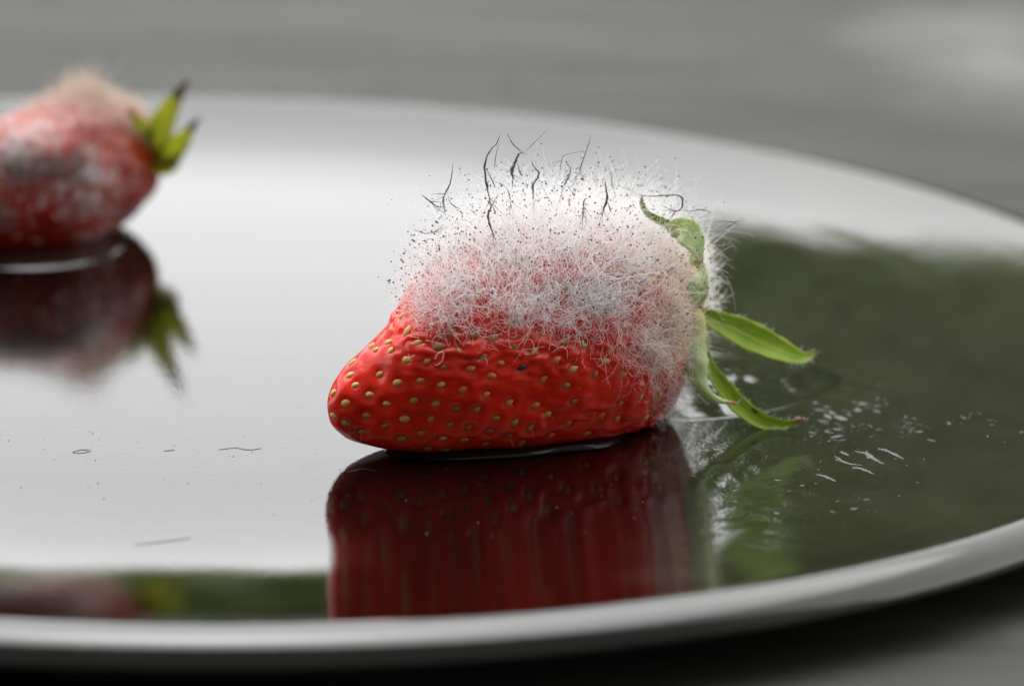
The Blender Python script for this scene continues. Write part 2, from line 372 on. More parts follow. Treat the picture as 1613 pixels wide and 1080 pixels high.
def hair_object(name, curves, mat, parent):
    """curves: list of (points array, radius array)"""
    h = bpy.data.hair_curves.new(name); h.add_curves([len(c[0]) for c in curves])
    P = np.concatenate([c[0] for c in curves]).astype(np.float32); Rr = np.concatenate([c[1] for c in curves]).astype(np.float32)
    h.attributes['position'].data.foreach_set('vector', P.ravel())
    a = h.attributes.get('radius') or h.attributes.new('radius', 'FLOAT', 'POINT'); a.data.foreach_set('value', Rr)
    h.materials.append(mat); o = bpy.data.objects.new(name, h); COL.objects.link(o)
    attach(o, parent); o['kind'] = 'stuff'; return o
def grow(root, d, length, n, curl, rg, up=0.0, rad=0.00003, taper=0.5):
    P = [np.array(root)]; d = np.array(d) / (np.linalg.norm(d) + 1e-9); st = length / (n - 1)
    ax = rg.normal(size=3); ax /= np.linalg.norm(ax)
    for i in range(n - 1):
        d = d + curl * 0.6 * np.cross(ax, d) + rg.normal(size=3) * curl * 0.36 + np.array([0, 0, up]); d /= np.linalg.norm(d)
        q = P[-1] + d * st
        if q[2] < 0.0004: q[2] = 0.0004
        P.append(q)
    return np.array(P), rad * np.linspace(1, taper, n)

# ---- the near fruit
ST = [(517, 639, 641), (518, 626, 655), (522, 611, 667), (533, 592, 679), (553, 567, 689), (578, 542, 697), (600, 518, 704), (625, 482, 711), (652, 447, 715),
      (692, 408, 718), (750, 374, 718), (820, 356, 717), (900, 349, 712), (960, 352, 703), (1008, 362, 688), (1043, 375, 660), (1068, 391, 632),
      (1082, 409, 606), (1091, 436, 570), (1094, 470, 530), (1094, 495, 503)]
def place_near(x, y): return at(x, y, dn(x))
V, FX, FC, FH = fruit_surface(ST, place_near, 0.98, 300, 360)
for i in range(V.shape[0]):                  # lumpy, slightly collapsed flesh
    for j in range(0, V.shape[1]): 
        pass
N = normals(V)
ctr = V.mean(axis=1, keepdims=True)
sgn = np.sign(((V - ctr) * N).sum(axis=2).mean()); N *= sgn
low = np.empty(V.shape[:2])
for i in range(V.shape[0]):
    for j in range(V.shape[1]):
        p = V[i, j]; low[i, j] = noise.noise(Vector(p * 170)) * 0.00045 + noise.noise(Vector(p * 420)) * 0.00013
V = V + N * low[..., None]
V[..., 2] = soft_floor(V[..., 2], 0.0002)
nu, nv = V.shape[:2]
base_me = mesh_np('probe', V.reshape(-1, 3), grid_faces(nu, nv))
BV = BVHTree.FromPolygons([tuple(v) for v in V.reshape(-1, 3)], grid_faces(nu, nv))
bpy.data.meshes.remove(base_me)

s3 = 3.6
sp_a = [(720,258,0),(575,288,0),(635,357,0),(482,397,0),(375,372,0),(398,392,0),(465,350,0),(572,457,0),(690,468,2),(790,497,2),(880,410,0),(1015,440,2),(1115,475,1),
 (1190,375,2),(1305,412,1),(830,295,2),(965,312,2),(1075,330,2),(250,537,0),(285,595,0),(420,537,0),(523,587,0),(365,653,0),(655,575,0),(775,598,0),(155,640,0),(228,702,0),
 (155,775,0),(350,775,2),(230,820,2),(462,707,0),(620,690,0),(742,710,0),(895,630,1),(1033,657,1),(455,835,2),(565,795,0),(715,798,1),(858,738,2),(975,745,2),(825,828,2),
 (930,845,2),(1050,865,2),(1160,703,1),(1310,718,1),(1085,793,2),(1190,818,2),(1380,768,0),(660,878,1),(785,908,0),(905,915,1),(550,910,2),(1025,938,2),(1160,892,2),(1280,847,2),
 (1230,930,2),(1395,890,1),(700,965,2),(800,970,2),(325,870,2),(760,380,2),(945,505,1),(1060,550,1),(1235,500,3),(1430,460,1),(1355,570,1),(265,465,0),(1300,950,2)]
s4 = 3.374
sp_b = [(60,497,0),(325,505,0),(145,547,0),(265,575,2),(415,580,1),(110,635,2),(150,722,2),(295,797,1),(120,833,1),(20,785,0),(380,815,1),(218,892,2),(30,905,2),(395,735,1),(110,400,2),(205,420,2)]
px_seeds = [(480 + x / s3, 440 + y / s3, k) for x, y, k in sp_a] + [(860 + x / s4, 420 + y / s4, k) for x, y, k in sp_b]
seeds = []                                   # (point, normal, kind)
for x, y, k in px_seeds:
    h = BV.ray_cast(CAM, ray(x, y))
    if h[0] is None: h = BV.find_nearest(at(x, y, dn(x)))
    p, n = h[0], h[1]
    if n.dot(p - Vector(ctr[nu // 2, 0])) < 0: n = -n
    if all((p - q[0]).length > 0.0009 for q in seeds): seeds.append((p, n, k))
for k in range(420):                         # the sides the photograph does not show carry the same spacing
    i = int(6 + (nu - 40) * ((k + 0.5) / 420)); j = int((k * 0.6180339887 % 1) * nv)
    p = Vector(V[i, j]); n = Vector(N[i, j])
    if p.z < 0.0012: continue
    if all((p - q[0]).length > 0.0023 for q in seeds): seeds.append((p, n, random.choice([0, 0, 1, 2])))
seeds = seeds[:298]

Vf = V.reshape(-1, 3); Nf = N.reshape(-1, 3); disp = np.zeros(len(Vf))
axis = np.array([1, 0, 0.30]); axis /= np.linalg.norm(axis)
for p, n, k in seeds:
    d2 = ((Vf - np.array(p)) ** 2).sum(1); near = d2 < (0.0030 ** 2); dd = np.sqrt(d2[near]) / MM
    disp[near] += MM * (-0.24 * np.exp(-(dd / 0.52) ** 2) + 0.035 * np.exp(-((dd - 1.15) / 0.42) ** 2))
# wrinkled band below the mould
zpx = FC[:, None] * 0 + 0
def to_px(P):
    L = (np.asarray(P) - np.array(CAM)) @ np.array(CAM_ROT)
    return CX + F_PX * L[..., 0] / -L[..., 2], CY - F_PX * L[..., 1] / -L[..., 2]
GX, GY = to_px(V)                            # each surface point's place along the fruit, used as fruit coordinates
axis_y = np.interp(GX, [517, 1094], [640, 485])
bx = [500, 615, 660, 700, 760, 820, 880, 930, 970, 1010, 1030, 1100]
by = [300, 462, 466, 464, 472, 478, 468, 456, 466, 520, 630, 670]
hgt = V[..., 2]; 
def bound(gx): return np.interp(gx, bx, by)
zb = np.empty_like(GX)                       # the mould's lower edge as a height above the plate
for i in range(nu):
    x = FX[i]; zb[i, :] = at(x, float(bound(x)), dn(x)).z
over = (hgt - zb) / MM                       # millimetres above that edge
zb2 = np.empty_like(GX)
for i in range(nu): zb2[i, :] = at(FX[i], min(float(bound(FX[i])), 490.0), dn(FX[i])).z
over2 = (hgt - zb2) / MM
rotmask = np.clip(0.5 + over / 5.0, 0, 1)
wr = np.empty(V.shape[:2])
for i in range(nu):
    for j in range(nv):
        p = V[i, j]; wr[i, j] = abs(noise.noise(Vector((p[0] * 330 + p[2] * 150, p[1] * 700, p[2] * 1250)))) - 0.25
band = np.exp(-((over + 2.2) / 2.4) ** 2) + 0.45 * np.exp(-((over + 9) / 2.0) ** 2) * (GX > 850)
disp += (wr * band * 0.0008).ravel()
Vf = Vf + Nf * disp[:, None]; Vf[:, 2] = np.maximum(Vf[:, 2], 0.00012)
near_root = empty('strawberry', on_floor(790, 706))
tag(near_root, 'sharp red strawberry bristling with tall white mould, in the middle of the plate', 'strawberry')
me = mesh_np('fruit', Vf, grid_faces(nu, nv) + [tuple(range(nv))[::-1], tuple((nu - 1) * nv + j for j in range(nv))])
add_attr(me, 'rot', (rotmask * 0.9).ravel())
add_attr(me, 'bleached', np.clip((over2 - 4.5) / 4.5, 0, 1).ravel() * 0.9)
add_attr(me, 'calyx_end', np.clip((GX - 1040) / 45, 0, 1).ravel() * np.clip((hgt.ravel() / MM - 5) / 5, 0, 1) * 0.9)
link('fruit', me, M_FRUIT, near_root)

def put_seeds(seed_list, parent, axis, scale=1.0):
    ax = Vector(axis)
    for p, n, k in seed_list:
        t = (ax - n * ax.dot(n)); t = t.normalized() if t.length > 1e-4 else Vector((0, 0, 1)); t = Matrix.Rotation(random.gauss(0, 0.28), 3, n) @ t
        b = n.cross(t); o = bpy.data.objects.new('seed', SEED_MESHES[k]); COL.objects.link(o)
        s = scale * random.uniform(0.82, 1.10)
        Mx = Matrix((t, b, n)).transposed().to_4x4() @ Matrix.Diagonal((s, s * random.uniform(.9, 1.1), s, 1)); Mx.translation = p - n * 0.00020
        o.parent = parent; o.matrix_parent_inverse = parent.matrix_basis.inverted(); o.matrix_basis = Mx
        if k == 3: o['label'] = 'black rotten seed'
put_seeds(seeds, near_root, axis)

# ---- sepals
def sepal(name, path, widths, mat, parent, face=(0, -1, 0.35), cup=0.25, twist=0.0, label=None, wave=0.0, thick=0.00022, nu=30, nv=11):
    """path: world points along the midrib; widths in mm; face: direction the upper side looks"""
    P = catmull(path, nu); W = catmull([(w_,) for w_ in widths], nu)[:, 0] * MM; W = np.maximum(W, 0.00005)
    T = np.gradient(P, axis=0); T /= np.linalg.norm(T, axis=1)[:, None]; fc0 = np.array(face, float)
    V = []; UV = []; top = []
    for i in range(nu):
        a = twist * i / (nu - 1)
        s = np.cross(T[i], fc0); s /= np.linalg.norm(s) + 1e-9; n = np.cross(s, T[i])
        s, n = s * math.cos(a) + n * math.sin(a), n * math.cos(a) - s * math.sin(a)
        for j in range(nv):
            v = j / (nv - 1) - 0.5
            ser = 1 + 0.05 * math.sin(i * 1.9 + (3 if v > 0 else 0)) * (abs(v) > 0.4)
            off = s * W[i] * v * ser + n * W[i] * (cup * (4 * v * v - 0.5) + wave * math.sin(i * 0.75 + v * 3))
            top.append((P[i] + off, n)); UV.append((i / (nu - 1), j / (nv - 1)))
    m_ = len(top)
    V = [p for p, n in top] + [p - n * thick for p, n in top]; UV = UV + UV
    Fc = []
    for i in range(nu - 1):
        for j in range(nv - 1):
            a, b, c, d = i * nv + j, i * nv + j + 1, (i + 1) * nv + j + 1, (i + 1) * nv + j
            Fc.append((a, b, c, d)); Fc.append((d + m_, c + m_, b + m_, a + m_))
    ring = [j for j in range(nv)] + [i * nv + nv - 1 for i in range(1, nu)] + [(nu - 1) * nv + j for j in range(nv - 2, -1, -1)] + [i * nv for i in range(nu - 2, 0, -1)]
    for a, b in zip(ring, ring[1:] + ring[:1]): Fc.append((b, a, a + m_, b + m_))
    me = mesh_np(name, V, Fc); add_uv(me, UV); o = link(name, me, mat, parent)
    if label: o['label'] = label
    return o, [(top[i * nv][0], top[i * nv + nv - 1][0], T[i]) for i in range(nu)], top
def wp(pts, dep): return [at(x, y, dn(min(x, 1094)) + d * MM) for (x, y), d in zip(pts, dep)]
RH = np.random.default_rng(21)
def fringe(sep, edges, n=46, length=0.5):
    cs = []
    for k in range(n):
        i = RH.integers(2, len(edges)); side = RH.integers(0, 2); p = np.array(edges[i][side]); o_ = p - np.array(edges[i][1 - side]); o_ /= np.linalg.norm(o_) + 1e-9
        cs.append(grow(p, o_ + np.array(edges[i][2]) * 0.9 + RH.normal(size=3) * 0.3, length * MM * RH.uniform(.5, 1.4), 5, 0.15, RH, rad=0.000016))
    hair_object('sepal_hairs', cs, M_HAIR_FINE, sep)

se = []
o, e, t_ = sepal('sepal', wp([(1092,488),(1112,498),(1140,511),(1178,528),(1225,549),(1258,562),(1275,560),(1288,553)], [-1.5,-0.5,0.5,1.2,2,2.5,3,3]),
      [0.9,1.6,2.5,3.2,2.8,1.65,0.85,0.06], M_LEAF, near_root, (0.1,-1,0.50), 0.16, 0.45, 'bright green sepal pointing right with a dry tan tip', 0.03); fringe(o, e, 60)
o, e, t_ = sepal('sepal', wp([(1106,508),(1108,545),(1118,578),(1140,610),(1166,640),(1200,663),(1235,669),(1266,659)], [-2,-3,-4,-4.5,-5,-5,-5,-5]),
      [0.8,1.0,1.3,1.7,1.9,1.6,1.0,0.05], M_LEAF, near_root, (0.5,-0.9,0.5), 0.22, -0.2, 'long narrow green sepal curving down to a pink tip', 0.03); fringe(o, e, 50)
o, e, t_ = sepal('sepal', wp([(1104,496),(1101,530),(1097,562),(1099,592),(1110,615),(1130,631),(1160,636)], [-4,-5.5,-6.5,-7,-7.2,-7.2,-7]),
      [1.1,1.8,2.4,2.0,1.0,0.6,0.1], M_LEAF_PALE, near_root, (0.2,-1,0.05), -0.30, -0.3, 'pale folded sepal with a curled red tip', 0.04); fringe(o, e, 40)
o, e, t_ = sepal('sepal', wp([(1054,366),(1068,362),(1084,366),(1096,380),(1104,398),(1107,412)], [-4.6,-6,-6.6,-6.4,-5.6,-4.8]),
      [1.0,2.4,2.9,2.6,1.5,0.4], M_LEAF_PALE, near_root, (0.35,-1,0.3), 0.06, 0.5, 'short pale green sepal folded over the top of the fruit', 0.03); fringe(o, e, 20)
o, e, t_ = sepal('sepal', wp([(1064,366),(1050,353),(1034,345),(1020,336),(1011,322),(1010,309)], [-3.6,-3.6,-3.4,-3.2,-3,-3]),
      [0.9,0.9,0.75,0.6,0.45,0.1], M_LEAF, near_root, (-0.4,-0.8,0.6), 0.3, 0.3, 'thin curling sepal tip above the mould'); fringe(o, e, 16)
o, e, t_ = sepal('sepal', wp([(1106,414),(1104,432),(1100,450),(1096,468),(1098,486)], [-4,-5.6,-6.4,-6.2,-5]),
      [0.5,1.3,2.1,2.1,0.9], M_LEAF_PALE, near_root, (-0.4,-1,0.1), 0.05, 0.5, 'narrow pale sepal bent back against the calyx'); fringe(o, e, 20)
sepal('sepal', wp([(1084,398),(1092,402),(1100,410),(1103,422)], [-3.2,-4,-4.2,-3.4]), [0.6,1.4,1.5,0.5], M_LEAF_YEL, near_root, (0.2,-1,0.2), -0.2, 0.1, 'small yellow sepal scrap on the calyx')
sepal('sepal', wp([(1046,618),(1038,630),(1030,645),(1026,656),(1024,668)], [5,5,5.5,6,6]), [0.5,0.55,0.35,0.4,0.3], M_LEAF_DARK, near_root, (0.2,-1,0.1), 0.3, 0.4, 'dark withered sepal hanging under the calyx')
# calyx disc where the sepals meet
a = Acc(); 
Vd = []; 
for i in range(14):
    u = i / 13
    for j in range(40):
        t = 2 * math.pi * j / 40; rr = (1 - u) ** 0.6 if i < 13 else 0.02
        rr *= 1 + 0.10 * math.sin(5 * t + 0.6) + 0.05 * math.sin(11 * t)
        c = at(1091 + 13 * math.sin(u * 1.57), 490, dn(1094))
        Vd.append((c.x + 0.0002 * math.sin(7 * t), c.y + 0.0048 * rr * math.sin(t), c.z + 0.0047 * rr * math.cos(t)))
me = mesh_np('calyx', Vd, grid_faces(14, 40)); link('calyx', me, M_CALYX, near_root)

# ---- mould of the near fruit
RM = np.random.default_rng(11)
flatV, flatN, flat_over, crown = V.reshape(-1, 3), N.reshape(-1, 3), over.ravel(), over2.ravel(); gx, gy = GX.ravel(), GY.ravel()
def swirl(p, f=260, o=0): v_ = Vector(p * f) + Vector((o, o, o)); return np.array(noise.noise_vector(v_))
area = np.linalg.norm(np.cross(np.gradient(V, axis=0), np.gradient(V, axis=1)), axis=2).ravel()
def pick(weight, n):
    p = area * np.clip(weight, 0, None); p = p / p.sum(); return RM.choice(len(p), n, p=p)
patch = np.array([noise.noise(Vector(p * 330)) for p in flatV])
lowpatch = np.array([noise.noise(Vector(p * 230 + 7)) for p in flatV])
toward_cam = -flatN[:, 1]
cover = np.clip((flat_over + 2.2 * patch + 1.0) / 2.0, 0, 1)
hz = flatV[:, 2] / MM
def lat(n_):                                 # per-hair sideways lean
    return RM.normal(size=(n_, 3))
upper, fine, tang, tips = [], [], [], []
# 1 tall bristles on the crown
idx = pick(cover * np.clip((flatN[:, 2] + np.interp(gx, [950, 1040], [0.15, -0.1])), 0, 1) * (gx > 640) * (gx < 1085), 4300)
for k in idx:
    L = MM * (2.0 + 5.4 * RM.beta(1.7, 2.4)) * np.interp(gx[k], [620, 700, 780, 1000, 1080], [0.55, 0.85, 1.15, 1.05, 0.6])
    d = flatN[k] * 0.9 + np.array([np.interp(gx[k], [640, 760, 1000, 1080], [-0.45, -0.1, 0.1, 0.35]), 0, 0.75]) + RM.normal(size=3) * 0.30 + 0.55 * swirl(flatV[k])
    c = grow(flatV[k] - flatN[k] * 0.0002, d, L, 12, 0.21 if RM.random() < 0.6 else 0.40, RM, 0.01, 0.000014 * RM.uniform(.6, 1.5), 0.55); upper.append(c)
    if RM.random() < 0.24: tips.append((c[0][-1], RM.uniform(0.06, 0.12)))
    elif RM.random() < 0.05: tips.append((c[0][int(RM.integers(4, 9))], RM.uniform(0.05, 0.09)))
for k in pick(np.clip(crown / 6, 0, 1) * np.clip(flatN[:, 2], 0, 1) * (gx > 650) * (gx < 1085), 620):   # long stray wisps
    d = flatN[k] * 0.7 + np.array([np.interp(gx[k], [640, 760, 1000, 1080], [-0.6, -0.2, 0.15, 0.6]), 0, 0.7]) + RM.normal(size=3) * 0.35
    c = grow(flatV[k], d, MM * RM.uniform(4.5, 8.5), 16, 0.16, RM, -0.01, 0.000014 * RM.uniform(.7, 1.4), 0.5); upper.append(c)
    if RM.random() < 0.4: tips.append((c[0][-1], RM.uniform(0.045, 0.09)))
for k in pick((gx > 985) * (gx < 1088) * np.clip(toward_cam, 0, 1) * (hz > 6), 450):      # thin tan fluff on the shoulder by the calyx
    c = grow(flatV[k], flatN[k] * .6 + RM.normal(size=3) * .5 + np.array([-.1, 0, .3]), MM * RM.uniform(.9, 2.8), 9, .28, RM, 0, .000013, .6); fine.append(c)
    if RM.random() < 0.12: tips.append((c[0][-1], RM.uniform(0.045, 0.085)))
veil = []
for k in pick(np.exp(-((gx - 1035) / 62) ** 2) * np.clip(toward_cam + .2, 0, 1) * (gy > 350) * (gy < 575) * np.interp(gy, [480, 575], [1, 0.4]) * np.clip(0.35 + 1.6 * patch, 0.05, 1), 1500):   # long beige threads draped over the shoulder
    d = flatN[k] * .55 + np.array([RM.normal() * .25 + .05, 0, RM.choice([-.9, .9], p=[.45, .55])]) + RM.normal(size=3) * .25 + .5 * swirl(flatV[k], 300, 2)
    c = grow(flatV[k], d, MM * RM.uniform(1.4, 4.2), 13, .17, RM, 0, .000012 * RM.uniform(.7, 1.5), .6); veil.append(c)
    if RM.random() < 0.14: tips.append((c[0][int(RM.integers(4, 13))], RM.uniform(0.045, 0.085)))
hair_object('mould_veil', veil, mat_hair('beige_mould_hair', (0.76, 0.70, 0.62), 0.5), near_root)
# 2 shorter coat on the front
thin = np.where(crown < 7.0, np.clip(0.32 + 2.2 * lowpatch + 1.0 * patch, 0.04, 1), 1)
idx = pick(cover * thin * np.clip(toward_cam + 0.3, 0, 1) * (gx > 600) * (gx < 1072) * np.interp(gx, [930, 1050], [1, 0.22]), 2150)
for k in idx:
    L = MM * (1.2 + 2.7 * RM.beta(2, 2)) * np.interp(gx[k], [600, 700, 1040, 1095], [0.8, 1, 1.1, 0.7])
    d = flatN[k] * 0.7 + np.array([RM.normal() * 0.45, 0, RM.normal() * 0.4 + 0.2]) + RM.normal(size=3) * 0.25 + 0.9 * swirl(flatV[k], 330, 5)
    c = grow(flatV[k] - flatN[k] * 0.0001, d, L, 10, 0.34, RM, 0.0, 0.000013 * RM.uniform(.6, 1.5), 0.55); fine.append(c)
    if RM.random() < 0.17: tips.append((c[0][-1], RM.uniform(0.05, 0.09)))
# 3 matted threads lying on the skin along the mould's lower edge
wt = np.exp(-((flat_over - 1.4) / 2.6) ** 2) * np.clip(toward_cam + 0.2, 0, 1) * np.clip(0.45 + 1.5 * lowpatch, 0.05, 1) * (gx > 615) * (gx < 985)
for k in pick(wt, 1000):
    tdir = np.cross(flatN[k], RM.normal(size=3) * 0.7 + 1.2 * swirl(flatV[k], 300, 9)); tdir /= np.linalg.norm(tdir) + 1e-9
    d = tdir + flatN[k] * 0.45 + np.array([0, 0, -0.15])
    c = grow(flatV[k] + flatN[k] * RM.uniform(0, 0.0007), d, MM * RM.uniform(1.2, 3.6), 13, 0.40, RM, 0, 0.000014 * RM.uniform(.6, 1.5), 0.6); tang.append(c)
for k in pick(np.clip((crown - 4.0) / 4, 0, 1) * (gx > 640) * (gx < 1075), 2600):   # dense white down on the crown
    d = flatN[k] * 0.8 + RM.normal(size=3) * 0.6
    fine.append(grow(flatV[k], d, MM * RM.uniform(0.8, 2.6), 8, 0.35, RM, 0, 0.000016 * RM.uniform(.7, 1.4), 0.5))
# 4 the far side and the calyx end
for k in pick(cover * np.clip(-toward_cam - 0.05, 0, 1) * (gx > 640), 1300):
    d = flatN[k] + np.array([0, 0, 0.4]) + RM.normal(size=3) * 0.3
    upper.append(grow(flatV[k], d, MM * RM.uniform(1.8, 4.2), 8, 0.2, RM, 0, 0.000026, 0.5))
for k in range(520):                         # curly tuft behind the sepals
    p = at(1092 + RM.uniform(-3, 10), RM.uniform(395, 500), dn(1092) + RM.uniform(1, 6.5) * MM)
    d = np.array([1.0, RM.normal() * 0.3, RM.normal() * 0.45 - 0.05]); tang.append(grow(p, d, MM * RM.uniform(1.2, 4.0), 12, 0.42, RM, 0, 0.000022, 0.6))
for k in range(170):                         # grey fluff under the calyx end
    p = at(RM.uniform(1000, 1092), RM.uniform(560, 632), dn(1050) + RM.uniform(-6, 5) * MM); h = BV.find_nearest(p)
    d = np.array(h[1]) * (1 if (h[1].x > 0 or h[1].z < 0) else -1) * 0.8 + np.array([0.5, -0.1, -0.35]) + RM.normal(size=3) * 0.4
    fine.append(grow(np.array(h[0]), d, MM * RM.uniform(1.0, 3.2), 9, 0.3, RM, 0, 0.00002, 0.5))
for k in pick(np.exp(-((flat_over + 0.3) / 1.2) ** 2) * (gx > 620), 700):   # short down creeping below the edge
    fine.append(grow(flatV[k], flatN[k] * 0.5 + RM.normal(size=3) * 0.6 + np.array([0, 0, -0.3]), MM * RM.uniform(0.5, 1.6), 7, 0.35, RM, 0, 0.000017, 0.6))
hair_object('mould_bristles', upper, M_HAIR, near_root)
hair_object('mould_coat', fine, M_HAIR_FINE, near_root)
hair_object('mould_mat', tang, M_HAIR, near_root)
gr = []
for cxp, cyp, n_ in ((905, 458, 110), (940, 464, 170), (870, 440, 60), (770, 385, 60), (660, 405, 80)):   # sooty patches of young spores
    for k in range(n_):
        h = BV.ray_cast(CAM, ray(cxp + RM.normal() * 22, cyp + RM.normal() * 13))
        if h[0] is None: continue
        n_v = np.array(h[1]); n_v = n_v if n_v[1] < 0 else -n_v
        gr.append(grow(np.array(h[0]), n_v + RM.normal(size=3) * .5, MM * RM.uniform(.4, 1.3), 5, .3, RM, 0, .000018, .6)); 
        if RM.random() < 0.5: tips.append((gr[-1][0][-1], RM.uniform(0.025, 0.06)))
hair_object('sooty_hairs', gr, M_HAIR_GREY, near_root)
def spores(name, tips, parent):
    ico = bmesh.new(); bmesh.ops.create_icosphere(ico, subdivisions=1, radius=1); iv = np.array([v.co[:] for v in ico.verts]); fi = np.array([[v.index for v in f.verts] for f in ico.faces]); ico.free()
    A = np.concatenate([iv * r * MM + p for p, r in tips]); Fa = np.concatenate([fi + i * len(iv) for i in range(len(tips))])
    o = link(name, mesh_np(name, A, Fa), M_SPORE, parent); o['kind'] = 'stuff'; return o
for k in range(320):                          # loose spores caught on stray threads
    p = at(RM.uniform(625, 760), RM.uniform(300, 440), dn(690) + RM.uniform(-5, 5) * MM); hh = BV.find_nearest(p)
    if 0.0005 < (hh[0] - p).length < 0.0032: tips.append((np.array(p), RM.uniform(0.035, 0.07)))
spores('spores', tips, near_root)

# dark branching strands
def cv(pts, ox, oy): return [(ox + x / 3.6, oy + y / 3.6) for x, y in pts]
A1 = lambda *p: cv(p, 480, 160)
A2 = lambda *p: cv(p, 820, 180)
strands = [
 [(A1((840,350),(835,410),(822,470),(800,512),(785,545)), 3.2), (A1((808,505),(825,570),(860,600),(882,606)), 2.2), (A1((792,520),(790,580),(797,645)), 1.8)],
 [(A1((1105,190),(1090,235),(1050,280),(1022,350),(1025,430),(1040,510),(1055,590)), 5.0), (A1((1030,390),(1060,440),(1085,495)), 2.6), (A1((1100,240),(1085,300),(1075,380)), 1.8)],
 [(A1((1240,290),(1215,297),(1195,340),(1175,390),(1180,440)), 7.0), (A1((1205,350),(1220,400),(1235,425)), 2.8), (A1((1380,155),(1310,225),(1245,290)), 1.5)],
 [(A1((1285,335),(1300,370),(1325,400),(1320,435),(1295,470),(1295,540),(1300,610)), 5.5), (A1((1325,440),(1355,500),(1390,560),(1410,600)), 1.9)],
 [(A1((1095,530),(1060,590),(1040,640),(1050,700),(1068,745)), 4.5), (A1((1065,590),(1085,640)), 2.2)],
 [(A1((1095,455),(1145,490),(1160,530),(1170,600)), 2.8)], [(A1((660,525),(690,550),(750,595)), 3.2)], [(A1((610,725),(650,737),(690,748),(760,738)), 1.9)],
 [(A1((1145,175),(1165,215),(1190,255)), 2.2)],
 [(A2((255,270),(283,310),(275,345),(255,390),(240,430),(225,490)), 5.0), (A2((262,405),(290,440),(312,485)), 2.6)],
 [(A2((400,120),(375,200),(350,270),(330,340)), 2.8)], [(A2((350,210),(290,222),(245,235),(232,272)), 1.7)], [(A2((500,305),(515,345),(520,400),(545,490)), 2.3)],
 [(A2((480,380),(485,430),(490,480),(460,570)), 5.0), (A2((490,485),(515,560)), 2.4)],
 [(A2((660,450),(720,465),(820,460),(895,460),(920,490),(905,540),(860,552)), 3.6), (A2((905,540),(960,548),(1020,540),(1085,555)), 2.6)],
 [(A2((1085,610),(1150,605),(1225,612)), 2.2)], [(A2((1040,715),(1110,680),(1150,650),(1190,630)), 2.0)], [(A2((380,475),(360,490),(355,550)), 3.0)], [(A2((530,405),(580,412),(630,430)), 1.8)]]
for st_ in strands:
    ac = Acc(); dz = RM.uniform(-2.5, 1.5)
    x0, y0 = st_[0][0][-1]
    if y0 > 330: dz = -8.0
    for pts, wd in st_:
        n_ = 26; P2 = catmull(pts, n_); dep = dz + np.cumsum(RM.normal(size=n_) * 0.06)
        P = [np.array(at(x + 0.5 * math.sin(i * 1.7), y, dn(x) + d_ * MM)) for i, ((x, y), d_) in enumerate(zip(P2, dep))]
        u = np.linspace(0, 1, n_); prof = np.clip(np.interp(u, [0, 0.12, 0.5, 0.75, 1], [0.18, 0.4, 0.85, 1.0, 0.25]), 0, 1) * (1 + 0.18 * RM.normal(size=n_).clip(-1.5, 1.5))
        ac.add(*tube_arrays(P, prof * 0.78 * wd / 2 / PXMM * MM, 7))
    bx_, by_ = st_[0][0][-1]; ax_, ay_ = st_[0][0][-2]; L_ = math.hypot(bx_ - ax_, by_ - ay_) + 1e-6; ux, uy = (bx_ - ax_) / L_, (by_ - ay_) / L_
    for q_ in range(5 if st_[0][1] > 2.5 else 2):       # fanning rootlets that run down into the hairs
        sp_ = RM.normal() * 0.5; vx, vy = ux * math.cos(sp_) - uy * math.sin(sp_), ux * math.sin(sp_) + uy * math.cos(sp_); ll = RM.uniform(12, 30)
        f_ = RM.uniform(0.35, 1.0); sx_, sy_ = ax_ + (bx_ - ax_) * f_, ay_ + (by_ - ay_) * f_
        P = [np.array(at(sx_ + vx * ll * t + RM.normal() * 0.7, sy_ + vy * ll * t, dn(sx_) + (dep[-1] + 0.5 * t) * MM)) for t in np.linspace(0, 1, 7)]
        ac.add(*tube_arrays(P, np.linspace(1.1, 0.35, 7) / 2 / PXMM * MM * RM.uniform(.7, 1.5), 5))
    link('dark_strand', ac.mesh('dark_strand'), M_STRAND, near_root)
for pts, wd in ((cv([(278,475),(276,500),(278,520)], 820, 180), 3.0), (cv([(555,880),(585,895),(608,912)], 820, 180), 2.6)):   # orange dry styles
    P = [np.array(at(x, y, dn(x) - (9.5 if y > 400 else 3.5) * MM)) for x, y in catmull(pts, 8)]; ac = Acc(); ac.add(*tube_arrays(P, [wd / 2 / PXMM * MM] * 8, 6))
    link('dry_style', ac.mesh('dry_style'), M_FLAKE, near_root)
ac = Acc()                                   # hair-thin styles still standing by the seeds near the tip
for p, n, k in seeds[:70]:
    if k == 3 or random.random() < 0.72: continue
    q = Vector((random.gauss(0, 1), random.gauss(0, 1), random.gauss(0, 1))); d = (n * 0.5 + q * 0.4).normalized()
    c, r_ = grow(np.array(p) + np.array(n) * 0.0001, np.array(d), random.uniform(0.4, 1.1) * MM, 8, 0.2, RM, 0, 0.00003, 0.5)
    ac.add(*tube_arrays(c, r_ * 0.7, 5))
o = link('seed_styles', ac.mesh('seed_styles'), M_FLAKE, near_root); o['kind'] = 'stuff'

